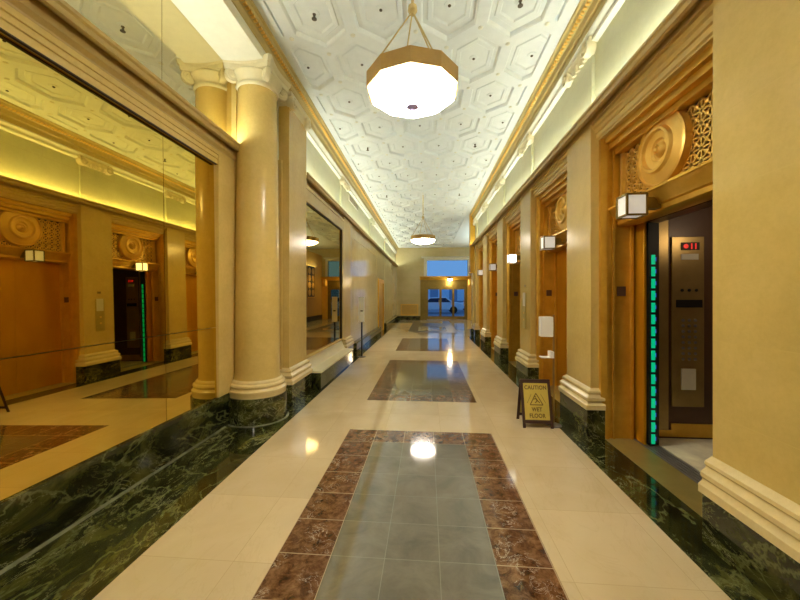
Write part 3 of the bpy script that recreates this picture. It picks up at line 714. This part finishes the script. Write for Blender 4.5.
# ------------------------------------------------------------------ wet floor sign
fx0, fx1 = 1.09, 1.43
t = thing('wet_floor_sign', 'brown framed caution wet floor sign on the floor by the elevators', 'sign', (1.26, 4.15, 0))
yb, yt, hz = 4.02, 4.16, .52
def leafpt(y_b, y_t, z, dyy=0): return y_b + (y_t-y_b)*z/hz + dyy
def leaf(yb_, yt_, full):
    bm = B(); th = .012 if yb_ < yt_ else -.012
    def bar(x0, x1, z0, z1):
        a, c = leafpt(yb_, yt_, z0), leafpt(yb_, yt_, z1)
        prism_x(bm, [(a, z0), (a+th, z0), (c+th, z1), (c, z1)], x0, x1)
    bar(fx0, fx0+.032, 0, hz); bar(fx1-.032, fx1, 0, hz); bar(fx0+.032, fx1-.032, hz-.04, hz); bar(fx0+.032, fx1-.032, .05, .085)
    return bm
fr = obj('front_frame', leaf(yb, yt, 1), 'dark_wood', t, sm=False)
obj('rear_frame', leaf(2*yt-yb+.02, yt+.02, 0), 'dark_wood', t, sm=False)
bm = B(); z0, z1 = .085, hz-.04; a, c = leafpt(yb, yt, z0, .003), leafpt(yb, yt, z1, .003)
prism_x(bm, [(a, z0), (a+.006, z0), (c+.006, z1), (c, z1)], fx0+.032, fx1-.032); bd = obj('notice_board', bm, 'sign_yellow', t, sm=False)
bm = B(); z0, z1 = .085, hz-.04; a, c = 2*yt+.02-leafpt(yb, yt, z0, .003), 2*yt+.02-leafpt(yb, yt, z1, .003)
prism_x(bm, [(a, z0), (a+.006, z0), (c+.006, z1), (c, z1)], fx0+.032, fx1-.032); obj('back_board', bm, 'sign_yellow', t, sm=False)
slope = math.atan2(yt-yb, hz)
def text(body, name, parent, size, x, y, z, rx, mat, ext=.0006, sx=1, rz=0):
    cu = bpy.data.curves.new(name, 'FONT'); cu.body = body; cu.size = size; cu.align_x = 'CENTER'; cu.align_y = 'CENTER'; cu.extrude = ext
    cu.space_character = 1.08; cu.offset = .0022
    tmp = bpy.data.objects.new('tmp', cu); C.objects.link(tmp)
    dg = bpy.context.evaluated_depsgraph_get(); me = bpy.data.meshes.new_from_object(tmp.evaluated_get(dg))
    bpy.data.objects.remove(tmp); me.name = name
    o = bpy.data.objects.new(name, me); C.objects.link(o); o.parent = parent
    off = ORG[parent.name]; o.location = Vector((x, y, z))-off; o.rotation_euler = (rx, 0, rz); o.scale = (sx, 1, 1)
    me.materials.clear(); me.materials.append(MATS[mat]); ORG[o.name] = Vector((x, y, z)); return o
xc = (fx0+fx1)/2
rx = PI/2 - slope
for body, sz, z in (('CAUTION', .062, .43), ('WET', .060, .195), ('FLOOR', .062, .128)):
    text(body, 'lettering', bd, sz, xc, leafpt(yb, yt, z, .0015), z, rx, 'sign_ink', sx=.85)
# warning triangle with falling figure
bm = B()
def P(u, w): z = w; return (xc+u, leafpt(yb, yt, z, .0008), z)
def strip(p, q, wd):
    p = Vector(p); q = Vector(q); d = (q-p).normalized(); nn = Vector((-d.y, d.x))*wd/2
    vs = [bm.verts.new(P(*(v))) for v in (p+nn, q+nn, q-nn, p-nn)]; bm.faces.new(vs)
for r in (1.0,):
    A, Bq, Cq = Vector((-.072,.245)), Vector((.072,.245)), Vector((0,.370))
    strip(A, Bq, .010); strip(Bq, Cq, .010); strip(Cq, A, .010)
strip((-.01,.32),(.012,.29),.016); strip((.012,.29),(.038,.268),.010); strip((.012,.29),(-.015,.266),.010); strip((-.01,.318),(-.03,.30),.008); strip((-.008,.338),(-.008,.326),.016)
strip((-.105,.262),(-.052,.362),.004); strip((.105,.262),(.052,.362),.004)
bmesh.ops.solidify(bm, geom=bm.faces[:], thickness=.0006)
obj('warning_triangle', bm, 'sign_ink', bd, sm=False)
# ------------------------------------------------------------------ sanitizer stands
def stand(x, y, label, tall):
    t = thing('sanitizer_stand', label, 'stand', (x, y, 0))
    return t
x, y = 1.465, 4.13
t = stand(x, y, 'slim hand sanitizer stand with white dispenser beside the wet floor sign', 0)
bm = B(); lathe(bm, (x, y, .0), (0,0,1), [(.085,0),(.085,.008),(.03,.016),(.014,.03),(0,.03)], 24); obj('foot', bm, 'grey_metal', t)
bm = B(); tube(bm, (x, y, .02), (x, y, 1.28), .011, 10); obj('pole', bm, 'steel', t)
bm = B(); box(bm, x-.155, x-.02, y-.05, y+.05, 1.03, 1.26); box(bm, x-.02, x-.008, y-.02, y+.02, 1.1, 1.2); obj('dispenser', bm, 'white_plastic', t, sm=False, bevel=.012)
bm = B(); box(bm, x-.15, x-.01, y-.05, y+.05, .785, .795); box(bm, x-.05, x-.012, y-.05, y+.05, .795, .86); obj('drip_tray', bm, 'white_plastic', t, sm=False)
x, y = -1.60, 8.40
t = thing('sign_stand', 'dark floor stand holding a tall white notice beside the left wall', 'sign', (x, y, 0))
bm = B(); lathe(bm, (x, y, 0), (0,0,1), [(.10,0),(.10,.012),(.03,.025),(0,.025)], 24); obj('foot', bm, 'black', t)
bm = B(); box(bm, x-.018, x+.018, y-.018, y+.018, .02, .9); obj('pole', bm, 'black', t, sm=False)
bm = B(); box(bm, x-.075, x+.065, y-.03, y-.018, .86, 1.48); bo = obj('notice_board', bm, 'white_plastic', t, sm=False, bevel=.004)
bm = B(); box(bm, x-.03, x+.03, y-.034, y-.030, 1.12, 1.15); obj('printed_mark', bm, 'black', bo, sm=False)
# call panel on second pilaster
t = thing('call_panel', 'bronze elevator call panel with white notice on the second pilaster', 'panel', (1.735, 6.3, .93))
bm = B(); box(bm, 1.722, 1.74, 6.21, 6.39, .93, 1.55); pn = obj('face_plate', bm, 'bronze_sill', t, sm=False, bevel=.004)
bm = B(); box(bm, 1.717, 1.722, 6.22, 6.36, 1.32, 1.56); obj('notice', bm, 'white_paper', t, sm=False)
for z in (1.08, 1.20):
    bm = B(); lathe(bm, (1.722, 6.30, z), (-1,0,0), [(.018,0),(.018,.006),(0,.009)], 12); obj('button', bm, 'bronze_bright', pn)
bm = B(); box(bm, 1.735, 1.74, 6.26, 6.33, 1.66, 1.70); tag(obj('floor_number_plate', bm, 'bronze_dark'), 'tiny dark plate above the call panel on the second pilaster', 'plate')
# ------------------------------------------------------------------ the street beyond the doors
bm = B(); box(bm, -30, 30, YE+.3, 60, -.15, -.02); struct('ground', bm, 'asphalt', sm=False)
t = thing('building', 'blue shaded office building across the street seen through the doors', 'building', (1, 45, -.02))
bm = B(); box(bm, -14, 16, 44, 50, -.02, 3.2); obj('facade', bm, 'facade', t, sm=False)
for q in range(12):
    bm = B(); box(bm, -13+q*2.4, -11.6+q*2.4, 43.95, 44.0, .9, 2.9); obj('window', bm, 'facade_window', t, sm=False)
def car(x, y, label):
    t = thing('car', label, 'car', (x, y, -.02), 'cars parked on the street')
    bm = B(); pts = [(-2.1,.30),(-2.15,.62),(-2.0,.82),(-1.3,.92),(-.75,1.36),(.7,1.40),(1.25,.98),(1.95,.90),(2.12,.65),(2.1,.30)]
    loft(bm, [[(x+px, y-.85, z) for px, z in pts], [(x+px, y+.85, z) for px, z in pts]]); obj('body', bm, 'car_paint', t, bevel=.05)
    bm = B(); g = [(-1.15,.95),(-.70,1.30),(.62,1.33),(1.05,.97)]
    loft(bm, [[(x+px, y-.87, z) for px, z in g], [(x+px, y-.85, z) for px, z in g]]); obj('side_window', bm, 'car_glass', t, sm=False)
    for wx in (-1.3, 1.3):
        for wy in (-.88, .70):
            bm = B(); lathe(bm, (x+wx, y+wy, .30), (0,1,0), [(0,.02),(.18,.02),(.20,0),(.32,0),(.32,.18),(0,.18)], 20); obj('wheel', bm, 'black', t)
car(1.0, 31, 'pale car parked outside behind the left street door'); car(5.2, 34, 'pale car parked outside toward the right street door')
# ------------------------------------------------------------------ entrance lamp light, plus added unseen fill lights
def plight(name, loc, power, col, size=.2):
    l = bpy.data.lights.new(name, 'POINT'); l.energy = power; l.color = col; l.shadow_soft_size = size
    o = bpy.data.objects.new(name, l); C.objects.link(o); o.location = loc; return o
def alight(name, loc, rot, sx, sy, power, col):
    l = bpy.data.lights.new(name, 'AREA'); l.energy = power; l.color = col; l.shape = 'RECTANGLE'; l.size = sx; l.size_y = sy
    o = bpy.data.objects.new(name, l); C.objects.link(o); o.location = loc; o.rotation_euler = rot; return o
W = (1.0, .86, .62)
plight('entrance_lamp_light', (1.42, 21.5, 2.3), 26, (1,.8,.45), .1)
alight('entrance_fill', (3.0, 17.4, 3.2), (PI, .25, 0), .8, 6.5, 120, (.86,1,.95))  # added fill without a fixture, brightens the far ceiling from out of view
plight('cab_fill', (3.1, 3.0, 2.2), 6, (1, .75, .45), .1)  # added point light without a fixture, brightens the near cab
# ------------------------------------------------------------------ world
w = bpy.data.worlds.new('World'); bpy.context.scene.world = w; w.use_nodes = True
bg = w.node_tree.nodes['Background']; bg.inputs[0].default_value = (.20, .43, .80, 1); bg.inputs[1].default_value = .8
# ------------------------------------------------------------------ camera
cam = bpy.data.cameras.new('Camera'); co = bpy.data.objects.new('Camera', cam); C.objects.link(co)
cam.sensor_width = 36; cam.lens = 345/800*36; cam.shift_y = -4/800; cam.clip_start = .05; cam.clip_end = 200
co.location = (0, 0, 1.5); co.rotation_euler = (PI/2, 0, math.atan(27/345))
sc = bpy.context.scene; sc.camera = co
sc.view_settings.view_transform = 'Standard'; sc.view_settings.look = 'None'; sc.view_settings.gamma = 1; sc.view_settings.use_curve_mapping = False
sc.view_settings.exposure = 0.08
sc.cycles.max_bounces = 12; sc.cycles.diffuse_bounces = 6; sc.cycles.glossy_bounces = 8; sc.cycles.transmission_bounces = 8; sc.cycles.transparent_max_bounces = 8
